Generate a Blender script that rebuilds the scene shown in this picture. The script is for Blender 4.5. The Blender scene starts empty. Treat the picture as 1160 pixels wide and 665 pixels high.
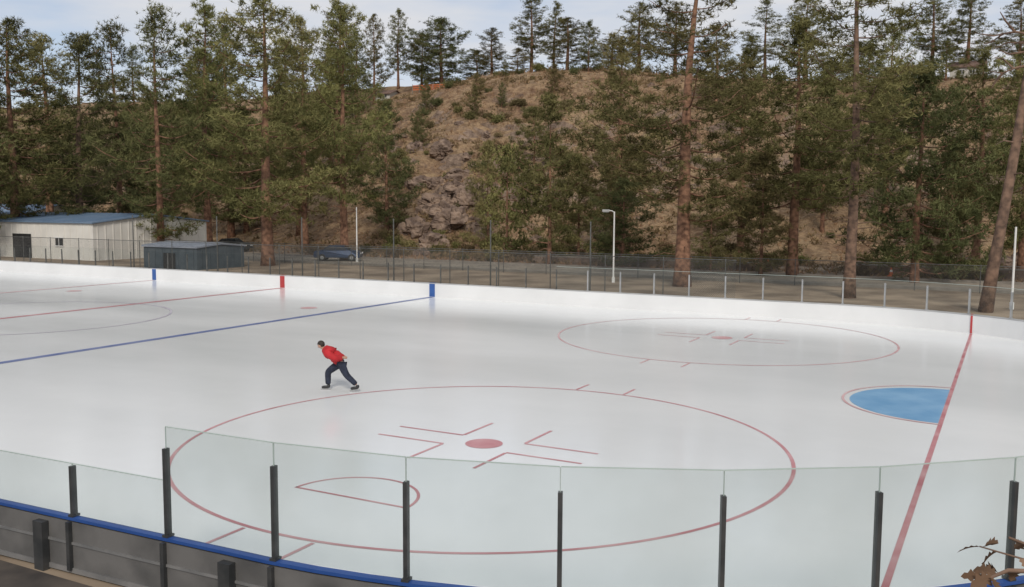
import bpy, bmesh, math, random
import numpy as np
from mathutils import Vector, noise, Matrix
sc=bpy.context.scene
sc.view_settings.view_transform='Standard'; sc.view_settings.look='None'; sc.view_settings.exposure=0
COL=sc.collection
random.seed(4); RNG=np.random.default_rng(4)
# ------------------------------------------------------------------ survey
EYE=Vector((0.9166,-18.9856,3.6778)); YAW=-0.4894; PITCH=0.094; ROLL=0.0057
FW=Vector((math.sin(YAW),math.cos(YAW))); RT=Vector((math.cos(YAW),-math.sin(YAW)))
def site(t,d):
    """ground position from a compass offset (tangent) and a distance"""
    p=Vector((EYE.x,EYE.y))+FW*d+RT*(t*d); return p.x,p.y
def sm(t):
    t=max(0.,min(1.,t)); return t*t*(3-2*t)
def hill(x,y):
    crest=19.0-3.0*sm((x+52)/45)
    base=44+2.5*math.sin(x*.06+1)+1.5*math.sin(x*.17)
    s=(y-base)/38
    if s<-.25: return -1.5
    n=noise.fractal(Vector((x*.045,y*.06,3.3)),1.0,2.0,4)
    n2=noise.fractal(Vector((x*.22,y*.3,7.7)),0.9,2.0,4)
    p=max(0,min(1,s)); prof=p*p*(3-2*p)*.55+p*.45
    z=crest*prof
    amp=math.sin(math.pi*min(1,max(0,p)))
    z+=n*2.2*amp+n2*1.1*(.15+amp)*(1 if s>0 else .3)
    cl=math.exp(-((x+35)/9)**2)*math.exp(-((p-.30)/.20)**2)
    st=math.floor(z/3.1)*3.1+3.1*sm(((z/3.1)%1)*2.6-.8)
    z=z*(1-.9*cl)+st*.9*cl
    z+=cl*1.2*noise.fractal(Vector((x*.45,y*.45,z*.4)),.7,2.0,4)
    if s<0: z+=s*7
    if s>1: z+=(s-1)*1.2+n*.4
    return z
def gz(x,y): return max(0.0,hill(x,y)) if y>30 else 0.0
# ------------------------------------------------------------------ materials
def mat(name,base,rough=.8,var=None,scale=3.,detail=4,bump=0,bscale=None,metal=0,spec=None,coord='Object'):
    m=bpy.data.materials.new(name); m.use_nodes=True; nt=m.node_tree; b=nt.nodes['Principled BSDF']
    b.inputs['Roughness'].default_value=rough; b.inputs['Metallic'].default_value=metal
    if spec is not None: b.inputs['Specular IOR Level'].default_value=spec
    b.inputs['Base Color'].default_value=(*base,1)
    tc=nt.nodes.new('ShaderNodeTexCoord')
    if var is not None:
        n=nt.nodes.new('ShaderNodeTexNoise'); n.inputs['Scale'].default_value=scale; n.inputs['Detail'].default_value=detail
        nt.links.new(tc.outputs[coord],n.inputs['Vector'])
        r=nt.nodes.new('ShaderNodeValToRGB'); r.color_ramp.elements[0].position=.36; r.color_ramp.elements[1].position=.64
        r.color_ramp.elements[0].color=(*base,1); r.color_ramp.elements[1].color=(*var,1)
        nt.links.new(n.outputs['Fac'],r.inputs['Fac']); nt.links.new(r.outputs['Color'],b.inputs['Base Color'])
    if bump:
        n2=nt.nodes.new('ShaderNodeTexNoise'); n2.inputs['Scale'].default_value=bscale or scale*4; n2.inputs['Detail'].default_value=3
        nt.links.new(tc.outputs[coord],n2.inputs['Vector'])
        bp=nt.nodes.new('ShaderNodeBump'); bp.inputs['Strength'].default_value=bump
        nt.links.new(n2.outputs['Fac'],bp.inputs['Height']); nt.links.new(bp.outputs[0],b.inputs['Normal'])
    return m
def foliage(name,a,b,rand=.25):
    m=bpy.data.materials.new(name); m.use_nodes=True; nt=m.node_tree; L=nt.links.new
    for n in list(nt.nodes):
        if n.type!='OUTPUT_MATERIAL': nt.nodes.remove(n)
    at=nt.nodes.new('ShaderNodeAttribute'); at.attribute_name='clump'
    mx=nt.nodes.new('ShaderNodeMix'); mx.data_type='RGBA'; mx.inputs[6].default_value=(*a,1); mx.inputs[7].default_value=(*b,1); L(at.outputs['Fac'],mx.inputs[0])
    oi=nt.nodes.new('ShaderNodeObjectInfo'); h=nt.nodes.new('ShaderNodeHueSaturation'); L(mx.outputs[2],h.inputs['Color'])
    mr=nt.nodes.new('ShaderNodeMapRange'); mr.inputs['To Min'].default_value=1-rand; mr.inputs['To Max'].default_value=1+rand; L(oi.outputs['Random'],mr.inputs['Value']); L(mr.outputs[0],h.inputs['Value'])
    mu=nt.nodes.new('ShaderNodeMath'); mu.operation='MULTIPLY'; mu.inputs[1].default_value=7.3; fr=nt.nodes.new('ShaderNodeMath'); fr.operation='FRACT'
    m2=nt.nodes.new('ShaderNodeMapRange'); m2.inputs['To Min'].default_value=.475; m2.inputs['To Max'].default_value=.515
    L(oi.outputs['Random'],mu.inputs[0]); L(mu.outputs[0],fr.inputs[0]); L(fr.outputs[0],m2.inputs['Value']); L(m2.outputs[0],h.inputs['Hue'])
    d=nt.nodes.new('ShaderNodeBsdfDiffuse'); L(h.outputs['Color'],d.inputs['Color']); L(d.outputs[0],nt.nodes['Material Output'].inputs['Surface']); return m
M={}
M['needle']=foliage('pine_needles',(.078,.082,.033),(.245,.23,.095))
M['needle_l']=foliage('light_needles',(.105,.105,.044),(.30,.27,.115))
M['needle_b']=foliage('dark_needles',(.058,.067,.03),(.185,.185,.08))
M['shrub']=foliage('shrub_leaves',(.12,.10,.05),(.26,.205,.11),.35)
M['grass']=foliage('dry_grass',(.24,.15,.08),(.46,.345,.19),0)
M['brush']=foliage('dry_brush',(.11,.08,.042),(.29,.21,.115),0)
M['bark']=mat('pine_bark',(.11,.055,.034),.95,(.31,.17,.105),4,4,bump=.8,bscale=14)
M['barkd']=mat('dark_bark',(.09,.058,.042),.95,(.23,.145,.10),4,4,bump=.8,bscale=14)
M['rock']=mat('rock',(.11,.075,.058),.95,(.30,.215,.16),1.3,6,bump=1.,bscale=3)
M['white']=mat('white_board',(.76,.765,.765),.35,(.70,.705,.705),.6,4)
M['blue']=mat('blue_paint',(.015,.06,.23),.5,(.022,.075,.27),3)
M['bluestripe']=mat('blue_stripe_paint',(.03,.09,.30),.5,(.035,.11,.34),3)
M['red']=mat('red_paint',(.38,.03,.035),.5,(.44,.05,.05),3)
M['capgrey']=mat('grey_cap',(.36,.37,.37),.5,(.44,.44,.44),2)
M['steel']=mat('backlit_dark_steel',(.05,.053,.055),.45,(.085,.085,.085),5,metal=.4)  # backlit look of the near posts put into the colour; frame posts share it
M['framerail']=mat('frame_rail_steel',(.14,.14,.14),.6,(.20,.195,.19),4)
M['alu']=mat('aluminium',(.30,.31,.31),.4,(.40,.40,.40),5,metal=.3)
M['fence']=mat('dull_fence_steel',(.09,.09,.085),.6,(.15,.15,.14),5,metal=.3)
M['backing']=mat('board_backing',(.065,.064,.063),.85,(.14,.135,.13),1.6,5,bump=.3)
M['cream']=mat('cream_siding',(.64,.62,.57),.7,(.71,.69,.64),1,3)
M['roofblue']=mat('blue_metal_roof',(.15,.23,.34),.4,(.21,.29,.40),.7,3,metal=.2)
M['shedwall']=mat('shed_wall',(.05,.07,.085),.8,(.075,.095,.11),2)
M['shedroof']=mat('shed_roof',(.22,.25,.30),.6,(.28,.31,.36),2)
M['dark']=mat('dark_opening',(.02,.022,.025),.2,(.035,.035,.035),2)
M['whitepaint']=mat('white_pole_paint',(.7,.7,.68),.5,(.78,.78,.76),3)
M['concrete']=mat('concrete',(.22,.195,.165),.9,(.31,.28,.24),1.5,5,bump=.3)
M['orange']=mat('orange_plastic',(.60,.13,.04),.6,(.55,.16,.06),3)
M['rubber']=mat('tyre_rubber',(.02,.02,.02),.8,(.03,.03,.03),5)
M['wood']=mat('weathered_wood',(.20,.17,.14),.9,(.30,.26,.22),5)
M['skin']=mat('skin',(.42,.24,.17),.6,(.47,.28,.20),9)
M['hair']=mat('dark_hair',(.02,.014,.01),.7,(.04,.028,.02),40)
M['jacket']=mat('red_fabric',(.36,.010,.014),.8,(.48,.018,.024),9,bump=.3,bscale=30)
M['jeans']=mat('dark_denim',(.012,.016,.03),.9,(.025,.032,.055),12,bump=.3,bscale=50)
M['black']=mat('black_leather',(.015,.015,.016),.4,(.03,.03,.03),10)
M['leaf']=foliage('dead_oak_leaf',(.13,.085,.05),(.27,.185,.115),.1)
M['adobe']=mat('house_wall',(.50,.48,.44),.85,(.56,.54,.50),1)
M['houseroof']=mat('house_roof',(.16,.10,.08),.9,(.22,.15,.12),2)
M['carblue']=mat('dark_blue_car_paint',(.025,.05,.11),.35,(.03,.06,.125),2,metal=.3)
M['cardark']=mat('dark_car_paint',(.03,.035,.04),.3,(.035,.04,.045),2,metal=.3)
def glassmat(name,tint,haze,ior=1.35):
    m=bpy.data.materials.new(name); m.use_nodes=True; nt=m.node_tree
    for n in list(nt.nodes):
        if n.type!='OUTPUT_MATERIAL': nt.nodes.remove(n)
    out=nt.nodes['Material Output']
    tr=nt.nodes.new('ShaderNodeBsdfTransparent'); tr.inputs[0].default_value=(*tint,1)
    df=nt.nodes.new('ShaderNodeBsdfDiffuse'); df.inputs[0].default_value=(.30,.345,.33,1)
    gl=nt.nodes.new('ShaderNodeBsdfGlossy'); gl.inputs['Roughness'].default_value=.03
    fr=nt.nodes.new('ShaderNodeFresnel'); fr.inputs['IOR'].default_value=ior
    a=nt.nodes.new('ShaderNodeMixShader'); a.inputs[0].default_value=haze
    if haze>.1:
        tc=nt.nodes.new('ShaderNodeTexCoord'); nz=nt.nodes.new('ShaderNodeTexNoise'); nz.inputs['Scale'].default_value=1.3; nz.inputs['Detail'].default_value=4
        nt.links.new(tc.outputs['Object'],nz.inputs['Vector'])
        mr=nt.nodes.new('ShaderNodeMapRange'); mr.inputs['From Min'].default_value=.3; mr.inputs['From Max'].default_value=.7; mr.inputs['To Min'].default_value=haze*.5; mr.inputs['To Max'].default_value=haze*1.5
        nt.links.new(nz.outputs['Fac'],mr.inputs['Value']); nt.links.new(mr.outputs[0],a.inputs[0])
    nt.links.new(tr.outputs[0],a.inputs[1]); nt.links.new(df.outputs[0],a.inputs[2])
    b=nt.nodes.new('ShaderNodeMixShader'); nt.links.new(fr.outputs[0],b.inputs[0]); nt.links.new(a.outputs[0],b.inputs[1]); nt.links.new(gl.outputs[0],b.inputs[2])
    nt.links.new(b.outputs[0],out.inputs['Surface']); return m
M['glass']=glassmat('rink_glass',(.885,.925,.91),.12,1.3)
M['glassfar']=glassmat('rink_glass_clear',(.93,.96,.955),.03,1.2)
M['glassleft']=glassmat('rink_glass_dull',(.93,.95,.945),.0,1.08)
M['glassedge']=mat('glass_edge',(.42,.50,.46),.3,(.47,.55,.51),3)
def meshwire():
    m=bpy.data.materials.new('chain_link'); m.use_nodes=True; nt=m.node_tree
    p=nt.nodes['Principled BSDF']; p.inputs['Base Color'].default_value=(.10,.10,.095,1); p.inputs['Metallic'].default_value=.3
    tr=nt.nodes.new('ShaderNodeBsdfTransparent'); mx=nt.nodes.new('ShaderNodeMixShader'); tc=nt.nodes.new('ShaderNodeTexCoord')
    sep=nt.nodes.new('ShaderNodeSeparateXYZ'); nt.links.new(tc.outputs['Object'],sep.inputs[0])
    outs=[]
    for sgn in('ADD','SUBTRACT'):
        a=nt.nodes.new('ShaderNodeMath'); a.operation=sgn; nt.links.new(sep.outputs[0],a.inputs[0]); nt.links.new(sep.outputs[2],a.inputs[1])
        b=nt.nodes.new('ShaderNodeMath'); b.operation='MULTIPLY'; b.inputs[1].default_value=14; nt.links.new(a.outputs[0],b.inputs[0])
        c=nt.nodes.new('ShaderNodeMath'); c.operation='FRACT'; nt.links.new(b.outputs[0],c.inputs[0])
        d=nt.nodes.new('ShaderNodeMath'); d.operation='LESS_THAN'; d.inputs[1].default_value=.11; nt.links.new(c.outputs[0],d.inputs[0]); outs.append(d)
    e=nt.nodes.new('ShaderNodeMath'); e.operation='MAXIMUM'; nt.links.new(outs[0].outputs[0],e.inputs[0]); nt.links.new(outs[1].outputs[0],e.inputs[1])
    nt.links.new(e.outputs[0],mx.inputs[0]); nt.links.new(tr.outputs[0],mx.inputs[1]); nt.links.new(p.outputs[0],mx.inputs[2])
    nt.links.new(mx.outputs[0],nt.nodes['Material Output'].inputs['Surface']); return m
M['chain']=meshwire()
def icemat():
    m=bpy.data.materials.new('ice'); m.use_nodes=True; nt=m.node_tree; p=nt.nodes['Principled BSDF']
    tc=nt.nodes.new('ShaderNodeTexCoord')
    n1=nt.nodes.new('ShaderNodeTexNoise'); n1.inputs['Scale'].default_value=.14; n1.inputs['Detail'].default_value=4
    mp=nt.nodes.new('ShaderNodeMapping'); mp.inputs['Scale'].default_value=(.6,1.6,1); nt.links.new(tc.outputs['Object'],mp.inputs[0]); nt.links.new(mp.outputs[0],n1.inputs['Vector'])
    r=nt.nodes.new('ShaderNodeValToRGB'); r.color_ramp.elements[0].position=.3; r.color_ramp.elements[1].position=.7
    r.color_ramp.elements[0].color=(.775,.795,.80,1); r.color_ramp.elements[1].color=(.84,.85,.845,1); nt.links.new(n1.outputs['Fac'],r.inputs['Fac'])
    n2=nt.nodes.new('ShaderNodeTexNoise'); n2.inputs['Scale'].default_value=1.7; n2.inputs['Detail'].default_value=6; n2.inputs['Roughness'].default_value=.65
    nt.links.new(tc.outputs['Object'],n2.inputs['Vector'])
    mx=nt.nodes.new('ShaderNodeMix'); mx.data_type='RGBA'; mx.blend_type='MULTIPLY'; mx.inputs[0].default_value=.06
    nt.links.new(r.outputs[0],mx.inputs[6]); nt.links.new(n2.outputs['Fac'],mx.inputs[7]); nt.links.new(mx.outputs[2],p.inputs['Base Color'])
    mr=nt.nodes.new('ShaderNodeMapRange'); mr.inputs['From Min'].default_value=.3; mr.inputs['From Max'].default_value=.7; mr.inputs['To Min'].default_value=.12; mr.inputs['To Max'].default_value=.24
    nt.links.new(n1.outputs['Fac'],mr.inputs['Value']); nt.links.new(mr.outputs[0],p.inputs['Roughness'])
    p.inputs['Specular IOR Level'].default_value=.45
    return m
M['ice']=icemat()
def linemat(name,a,b): return mat(name,a,.35,b,1.3,5,spec=.4)
M['lred']=linemat('faded_red_line',(.48,.17,.19),(.63,.36,.37))
M['lredf']=linemat('faint_red_line',(.56,.29,.30),(.68,.48,.48))
M['lredg']=linemat('goal_red_line',(.44,.12,.14),(.58,.30,.31))
M['lblue']=linemat('faded_blue_line',(.07,.11,.30),(.16,.20,.38))
M['lbluef']=linemat('faint_circle_line',(.42,.36,.46),(.55,.52,.58))
M['crease']=linemat('crease_blue',(.14,.33,.55),(.23,.43,.64))
# ------------------------------------------------------------------ builders
def setp(o,label=None,cat=None,group=None,kind=None):
    if label:o['label']=label
    if cat:o['category']=cat
    if group:o['group']=group
    if kind:o['kind']=kind
    return o
class MB:
    def __init__(s): s.v=[];s.f=[];s.m=[]
    def quad(s,a,b,c,d,mi=0):
        n=len(s.v); s.v+=[tuple(a),tuple(b),tuple(c),tuple(d)]; s.f.append((n,n+1,n+2,n+3)); s.m.append(mi)
    def tri(s,a,b,c,mi=0):
        n=len(s.v); s.v+=[tuple(a),tuple(b),tuple(c)]; s.f.append((n,n+1,n+2)); s.m.append(mi)
    def box(s,lo,hi,mi=0,R=None,T=(0,0,0),b=0):
        x0,y0,z0=lo;x1,y1,z1=hi; n=len(s.v)
        P=[(x0,y0,z0),(x1,y0,z0),(x1,y1,z0),(x0,y1,z0),(x0,y0,z1),(x1,y0,z1),(x1,y1,z1),(x0,y1,z1)]
        for p in P:
            q=Vector(p)
            if R: q=R@q
            s.v.append(tuple(q+Vector(T)))
        for f in((0,3,2,1),(4,5,6,7),(0,1,5,4),(1,2,6,5),(2,3,7,6),(3,0,4,7)): s.f.append(tuple(n+i for i in f)); s.m.append(mi)
    def tube(s,pts,rs,n=8,mi=0,cap=True):
        pts=[Vector(p) for p in pts]; st=len(s.v)
        for i,p in enumerate(pts):
            d=(pts[min(i+1,len(pts)-1)]-pts[max(i-1,0)]).normalized()
            a=Vector((1,0,0)) if abs(d.x)<.8 else Vector((0,1,0))
            u=d.cross(a).normalized(); w=d.cross(u)
            for k in range(n):
                t=2*math.pi*k/n; s.v.append(tuple(p+(u*math.cos(t)+w*math.sin(t))*rs[i]))
        for i in range(len(pts)-1):
            for k in range(n):
                a=st+i*n+k;b=st+i*n+(k+1)%n; s.f.append((a,b,b+n,a+n)); s.m.append(mi)
        if cap:
            s.f.append(tuple(st+k for k in range(n))[::-1]); s.m.append(mi)
            s.f.append(tuple(st+(len(pts)-1)*n+k for k in range(n))); s.m.append(mi)
    def mesh(s,name,mats,smooth=False):
        me=bpy.data.meshes.new(name); me.from_pydata(s.v,[],s.f)
        for m in mats: me.materials.append(m)
        me.polygons.foreach_set('material_index',s.m)
        if smooth: me.polygons.foreach_set('use_smooth',[True]*len(s.f))
        me.update(); return me
def add(name,me,parent=None,loc=(0,0,0),rz=0,scale=None):
    o=bpy.data.objects.new(name,me); COL.objects.link(o); o.location=loc; o.rotation_euler=(0,0,rz)
    if scale: o.scale=scale
    if parent: o.parent=parent
    return o
def empty(name,loc,rz=0,scale=None):
    o=add(name,None,None,loc,rz,scale); o.empty_display_size=.3; return o
# ------------------------------------------------------------------ ground
G=MB(); G.quad((-700,-400,0),(500,-400,0),(500,700,0),(-700,700,0))
gm=mat('dirt_ground',(.15,.11,.075),.95,(.33,.255,.18),.45,7,bump=.4,bscale=6)
setp(add('ground',G.mesh('ground',[gm])),kind='structure')
def sheet(name,x0,y0,x1,y1,z,m):
    g=MB(); g.quad((x0,y0,z),(x1,y0,z),(x1,y1,z),(x0,y1,z)); return setp(add(name,g.mesh(name,[m])),kind='structure')
asph=mat('worn_asphalt',(.23,.195,.155),.95,(.37,.315,.25),.5,7,bump=.3,bscale=20)
sheet('road',-120,27,60,32,.008,asph)
sheet('pavement',-70,13.2,20,15,.008,M['concrete'])
k=MB(); k.box((-120,32,0),(60,32.3,.12)); k.box((-120,26.7,0),(60,27,.12)); setp(add('kerb',k.mesh('kerb',[M['concrete']])),kind='structure')
sheet('walkway',-60,-24,8,-13.2,.006,mat('shaded_brown_walkway',(.04,.034,.03),.9,(.09,.073,.06),2,5,bump=.3))  # brown walkway with its shadow put into the dark base colours
nx,ny=330,170; xs=np.linspace(-190,70,nx); ys=np.concatenate([np.linspace(32,92,130),np.linspace(93,240,40)])
V=[(x,y,hill(x,y)) for y in ys for x in xs]
F=[(j*nx+i,j*nx+i+1,(j+1)*nx+i+1,(j+1)*nx+i) for j in range(ny-1) for i in range(nx-1)]
hm=bpy.data.meshes.new('hill'); hm.from_pydata(V,[],F)
def hillmat():
    m=bpy.data.materials.new('hillside'); m.use_nodes=True; nt=m.node_tree; p=nt.nodes['Principled BSDF']; p.inputs['Roughness'].default_value=.95
    tc=nt.nodes.new('ShaderNodeTexCoord'); L=nt.links.new
    def nz(s,d=4,r=.6):
        n=nt.nodes.new('ShaderNodeTexNoise'); n.inputs['Scale'].default_value=s; n.inputs['Detail'].default_value=d; n.inputs['Roughness'].default_value=r; L(tc.outputs['Object'],n.inputs['Vector']); return n
    def ramp(src,p0,p1,c0,c1):
        r=nt.nodes.new('ShaderNodeValToRGB'); r.color_ramp.elements[0].position=p0; r.color_ramp.elements[1].position=p1
        r.color_ramp.elements[0].color=(*c0,1); r.color_ramp.elements[1].color=(*c1,1); L(src,r.inputs[0]); return r
    a=ramp(nz(.25).outputs[0],.38,.62,(.20,.10,.055),(.36,.245,.14))
    b=ramp(nz(1.4,6,.75).outputs[0],.42,.60,(.09,.058,.032),(.40,.285,.165))
    mx=nt.nodes.new('ShaderNodeMix'); mx.data_type='RGBA'; mx.inputs[0].default_value=.55; L(a.outputs[0],mx.inputs[6]); L(b.outputs[0],mx.inputs[7])
    g=nt.nodes.new('ShaderNodeNewGeometry'); sp=nt.nodes.new('ShaderNodeSeparateXYZ'); L(g.outputs['Normal'],sp.inputs[0])
    n3=nz(.35,4); ad=nt.nodes.new('ShaderNodeMath'); ad.operation='ADD'; mu=nt.nodes.new('ShaderNodeMath'); mu.operation='MULTIPLY'; mu.inputs[1].default_value=.5
    L(n3.outputs[0],mu.inputs[0]); L(sp.outputs[2],ad.inputs[0]); L(mu.outputs[0],ad.inputs[1])
    rk=ramp(ad.outputs[0],.80,.92,(.95,.95,.95),(0,0,0))
    rc=ramp(nz(1.0,6,.7).outputs[0],.38,.62,(.09,.06,.045),(.33,.24,.18))
    m2=nt.nodes.new('ShaderNodeMix'); m2.data_type='RGBA'; L(rk.outputs[0],m2.inputs[0]); L(mx.outputs[2],m2.inputs[6]); L(rc.outputs[0],m2.inputs[7]); L(m2.outputs[2],p.inputs['Base Color'])
    bp=nt.nodes.new('ShaderNodeBump'); bp.inputs['Strength'].default_value=.9; bp.inputs['Distance'].default_value=.5; L(nz(1.8,4,.7).outputs[0],bp.inputs['Height']); L(bp.outputs[0],p.inputs['Normal'])
    return m
hm.materials.append(hillmat()); hm.update(); setp(add('hill',hm),kind='structure')
# ------------------------------------------------------------------ rink
def arc(cx,cy,r,a0,a1,n=28): return [(cx+r*math.cos(math.radians(a0+(a1-a0)*i/n)),cy+r*math.sin(math.radians(a0+(a1-a0)*i/n))) for i in range(n+1)]
OUT=[(-52,-14.5),(-30,-13.75)]+arc(-5.15,-4.4,8.5,-90,0)+arc(-4,3.8,8.5,0,90)+[(-30,12.3)]+arc(-52,3.8,8.5,90,180)+arc(-52,-6.0,8.5,180,270)[:-1]
ice=MB(); ice.v=[(x,y,.02) for x,y in OUT]; ice.f=[tuple(range(len(OUT)))]; ice.m=[0]
setp(add('ice_surface',ice.mesh('ice',[M['ice']])),kind='structure')
ZL=.024
def ring(mb,cx,cy,r,w,a0=0,a1=360,n=120,mi=0,z=ZL):
    for i in range(n):
        t0=math.radians(a0+(a1-a0)*i/n);t1=math.radians(a0+(a1-a0)*(i+1)/n)
        f=lambda rr,t:(cx+rr*math.cos(t),cy+rr*math.sin(t),z)
        mb.quad(f(r-w/2,t0),f(r+w/2,t0),f(r+w/2,t1),f(r-w/2,t1),mi)
def rect(mb,x0,y0,x1,y1,mi=0,z=ZL): mb.quad((x0,y0,z),(x1,y0,z),(x1,y1,z),(x0,y1,z),mi)
def disc(mb,cx,cy,r,mi=0,z=ZL,a0=0,a1=360,n=40):
    st=len(mb.v)
    for i in range(n+(0 if a1-a0==360 else 1)):
        t=math.radians(a0+(a1-a0)*i/n); mb.v.append((cx+r*math.cos(t),cy+r*math.sin(t),z))
    mb.f.append(tuple(range(st,len(mb.v)))); mb.m.append(mi)
def ell(mb,cx,cy,w):
    for sx in(-1,1):
        for sy in(-1,1):
            x0=cx+sx*.55;y0=cy+sy*.30
            rect(mb,min(x0,x0+sx*1.22),y0-w/2,max(x0,x0+sx*1.22),y0+w/2)
            a,b=sorted((y0+sy*w/2,y0+sy*.95)); rect(mb,x0-w/2,a,x0+w/2,b)
for i,(cy,mm) in enumerate(((-6.7,'lred'),(6.7,'lredf'))):
    mb=MB(); ring(mb,-6.1,cy,4.57,.055); disc(mb,-6.1,cy,.29); ell(mb,-6.1,cy,.05)
    for sx in(-.5,.5):
        for sy in(-1,1):
            y=cy+sy*4.6; a,b=sorted((y,y+sy*.6)); rect(mb,-6.1+sx-.025,a,-6.1+sx+.025,b)
    setp(add('face_off_circle_marking',mb.mesh('circle',[M[mm]])),kind='structure')
mb=MB(); rect(mb,-.035,-11.2,.035,11.25); setp(add('goal_line_marking',mb.mesh('gl',[M['lredg']])),kind='structure')
mb=MB(); disc(mb,-.04,-.06,1.66,0,.023,90,270); ring(mb,0,0,1.83,.05,90,270,60,1,.027)
setp(add('goal_crease_marking',mb.mesh('cr',[M['crease'],M['lredf']])),kind='structure')
mb=MB(); ring(mb,-6.25,-9.83,.86,.04,0,180,40); rect(mb,-7.13,-9.85,-5.37,-9.81); setp(add('small_crease_marking',mb.mesh('sc',[M['lred']])),kind='structure')
for X,mm,w in((-19.35,'lblue',.26),(-35.08,'lredf',.2),(-27.12,'lredg',.24)):
    mb=MB(); rect(mb,X-w/2,-12.95,X+w/2,12.25); setp(add('zone_line_marking',mb.mesh('zl',[M[mm]])),kind='structure')
mb=MB(); ring(mb,-27.12,0,4.57,.06,z=.028); setp(add('centre_circle_marking',mb.mesh('cc',[M['lbluef']])),kind='structure')
mb=MB(); disc(mb,-20.9,6.7,.3); disc(mb,-20.9,-6.7,.3); disc(mb,-33.4,6.7,.3); disc(mb,-33.4,-6.7,.3); setp(add('neutral_dot_marking',mb.mesh('nd',[M['lredf']])),kind='structure')
def offs(P,d):
    n=len(P);o=[]
    for i in range(n):
        a=Vector(P[i-1]);b=Vector(P[(i+1)%n]); t=(b-a).normalized(); o.append((P[i][0]+t.y*d,P[i][1]-t.x*d))
    return o
def wallstrip(mb,P,d0,d1,z0,z1,i0=None,i1=None,mi=0):
    A=offs(P,d0);B=offs(P,d1);n=len(P)
    for i in (range(n) if i0 is None else range(i0,i1)):
        j=(i+1)%n
        a0=(*A[i],z0);a1=(*A[j],z0);b0=(*B[i],z0);b1=(*B[j],z0)
        a2=(*A[i],z1);a3=(*A[j],z1);b2=(*B[i],z1);b3=(*B[j],z1)
        mb.quad(a1,a0,a2,a3,mi); mb.quad(b0,b1,b3,b2,mi); mb.quad(a2,b2,b3,a3,mi)
RB=empty('rink_boards',(-25,0,0)); setp(RB,'white hockey rink boards topped by clear glass panels','rink boards')
def rb(name,me):
    o=add(name,me,RB); o.location=(25,0,0); return o
mb=MB(); wallstrip(mb,OUT,0,.05,.0,.545); rb('board_wall',mb.mesh('bw',[M['white']]))
mb=MB(); wallstrip(mb,OUT,.051,.11,.05,.535); rb('backing_panel',mb.mesh('bp',[M['backing']]))
iN=2+29-1
mb=MB(); wallstrip(mb,OUT,.032,.112,.550,.58,0,iN); wallstrip(mb,OUT,.032,.112,.550,.58,len(OUT)-29,len(OUT)); 
setp(rb('cap_rail',mb.mesh('cn',[M['blue']])),'dark blue painted cap rail')
mb=MB(); wallstrip(mb,OUT,-.005,.13,.546,.58,iN,len(OUT)-29); rb('cap_rail',mb.mesh('cf',[M['capgrey']]))
PT=OUT[:iN+1+29+1]+[(-52,12.3)]
cum=[0]
for a,b in zip(PT[:-1],PT[1:]): cum.append(cum[-1]+math.dist(a,b))
def at(s):
    for i in range(len(PT)-1):
        if s<=cum[i+1]+1e-9:
            t=(s-cum[i])/(cum[i+1]-cum[i]); a=Vector(PT[i]);b=Vector(PT[i+1]); p=a.lerp(b,t); d=(b-a).normalized(); return p,d
    return Vector(PT[-1]),Vector((-1,0))
stp=1.268; sB=cum[2]-.75; s0=sB-9*stp
ss=[]; s=s0
while s<cum[-1]-3: ss.append(s); s+=stp
def zt(s,p): 
    if p.y>0: return 1.42
    return 1.62 if s>sB-.02 else 1.11
ZR=.581
for i,s in enumerate(ss):
    p,d=at(s); nrm=Vector((d.y,-d.x)); c=p+nrm*.065; ang=math.atan2(d.y,d.x); R=Matrix.Rotation(ang,3,'Z')
    near=p.y<0; left=(not near) and p.x<-13
    z1=max(zt(s-.1,p),zt(s+.1,p))
    mb=MB(); w=.018 if near else (.012 if left else .022)
    top=z1-.20 if z1>1.5 else z1-(.02 if near else .10)
    mb.box((-w,-.03,ZR),(w,.03,top),0,R,(c.x,c.y,0)); mb.box((-w*1.8,-.045,ZR),(w*1.8,.045,ZR+.022),0,R,(c.x,c.y,0))
    if near: mb.box((-.022,-.09,.05),(.022,-.048,.54),0,R,(c.x,c.y,0))
    rb('glass_post',mb.mesh('post',[M['steel' if near else ('fence' if left else 'alu')]]))
    if i+1<len(ss):
        p2,d2=at(ss[i+1]); c2=p2+Vector((d2.y,-d2.x))*.065; e=(c2-c); L=e.length; a2=math.atan2(e.y,e.x); R2=Matrix.Rotation(a2,3,'Z')
        zz=zt(s+stp*.5,p)
        mb=MB(); x0,x1=(.004,L-.004)
        def q(x,y,z):
            v=R2@Vector((x,y,0)); return (v.x+c.x,v.y+c.y,z)
        mb.quad(q(x0,0,.59),q(x1,0,.59),q(x1,0,zz),q(x0,0,zz),0)
        mb.box((x0,-.006,zz+.0005),(x1,.006,zz+(.004 if left else .009)),1,R2,(c.x,c.y,0))
        if near:
            for xx in (x0-.003,x1): mb.box((xx,-.006,.59),(xx+.003,.006,zz),1,R2,(c.x,c.y,0))
        rb('glass_panel',mb.mesh('pane',[M['glass' if near else ('glassleft' if left else 'glassfar')],M['glassedge' if not left else 'fence']]))
for x0 in [-7.55+2.44*k for k in range(-5,2)]:
    yy=-12.9-.034*(-5.15-x0)
    mb=MB(); mb.box((x0-.07,yy-.19,0),(x0+.07,yy-.115,.50)); rb('frame_post',mb.mesh('fp',[M['steel']]))
mb=MB(); wallstrip(mb,OUT,.111,.125,.02,.07,0,iN); wallstrip(mb,OUT,.111,.125,.31,.335,0,iN); rb('frame_rail',mb.mesh('fr',[M['framerail']]))
def mark(x,y,w,m,name):
    mb=MB(); mb.box((x-w/2,y-.005,.03),(x+w/2,y-.0005,.544)); mb.box((x-w/2,y-.012,.5805),(x+w/2,y+.13,.584)); rb(name,mb.mesh('mk',[M[m]]))
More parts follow.
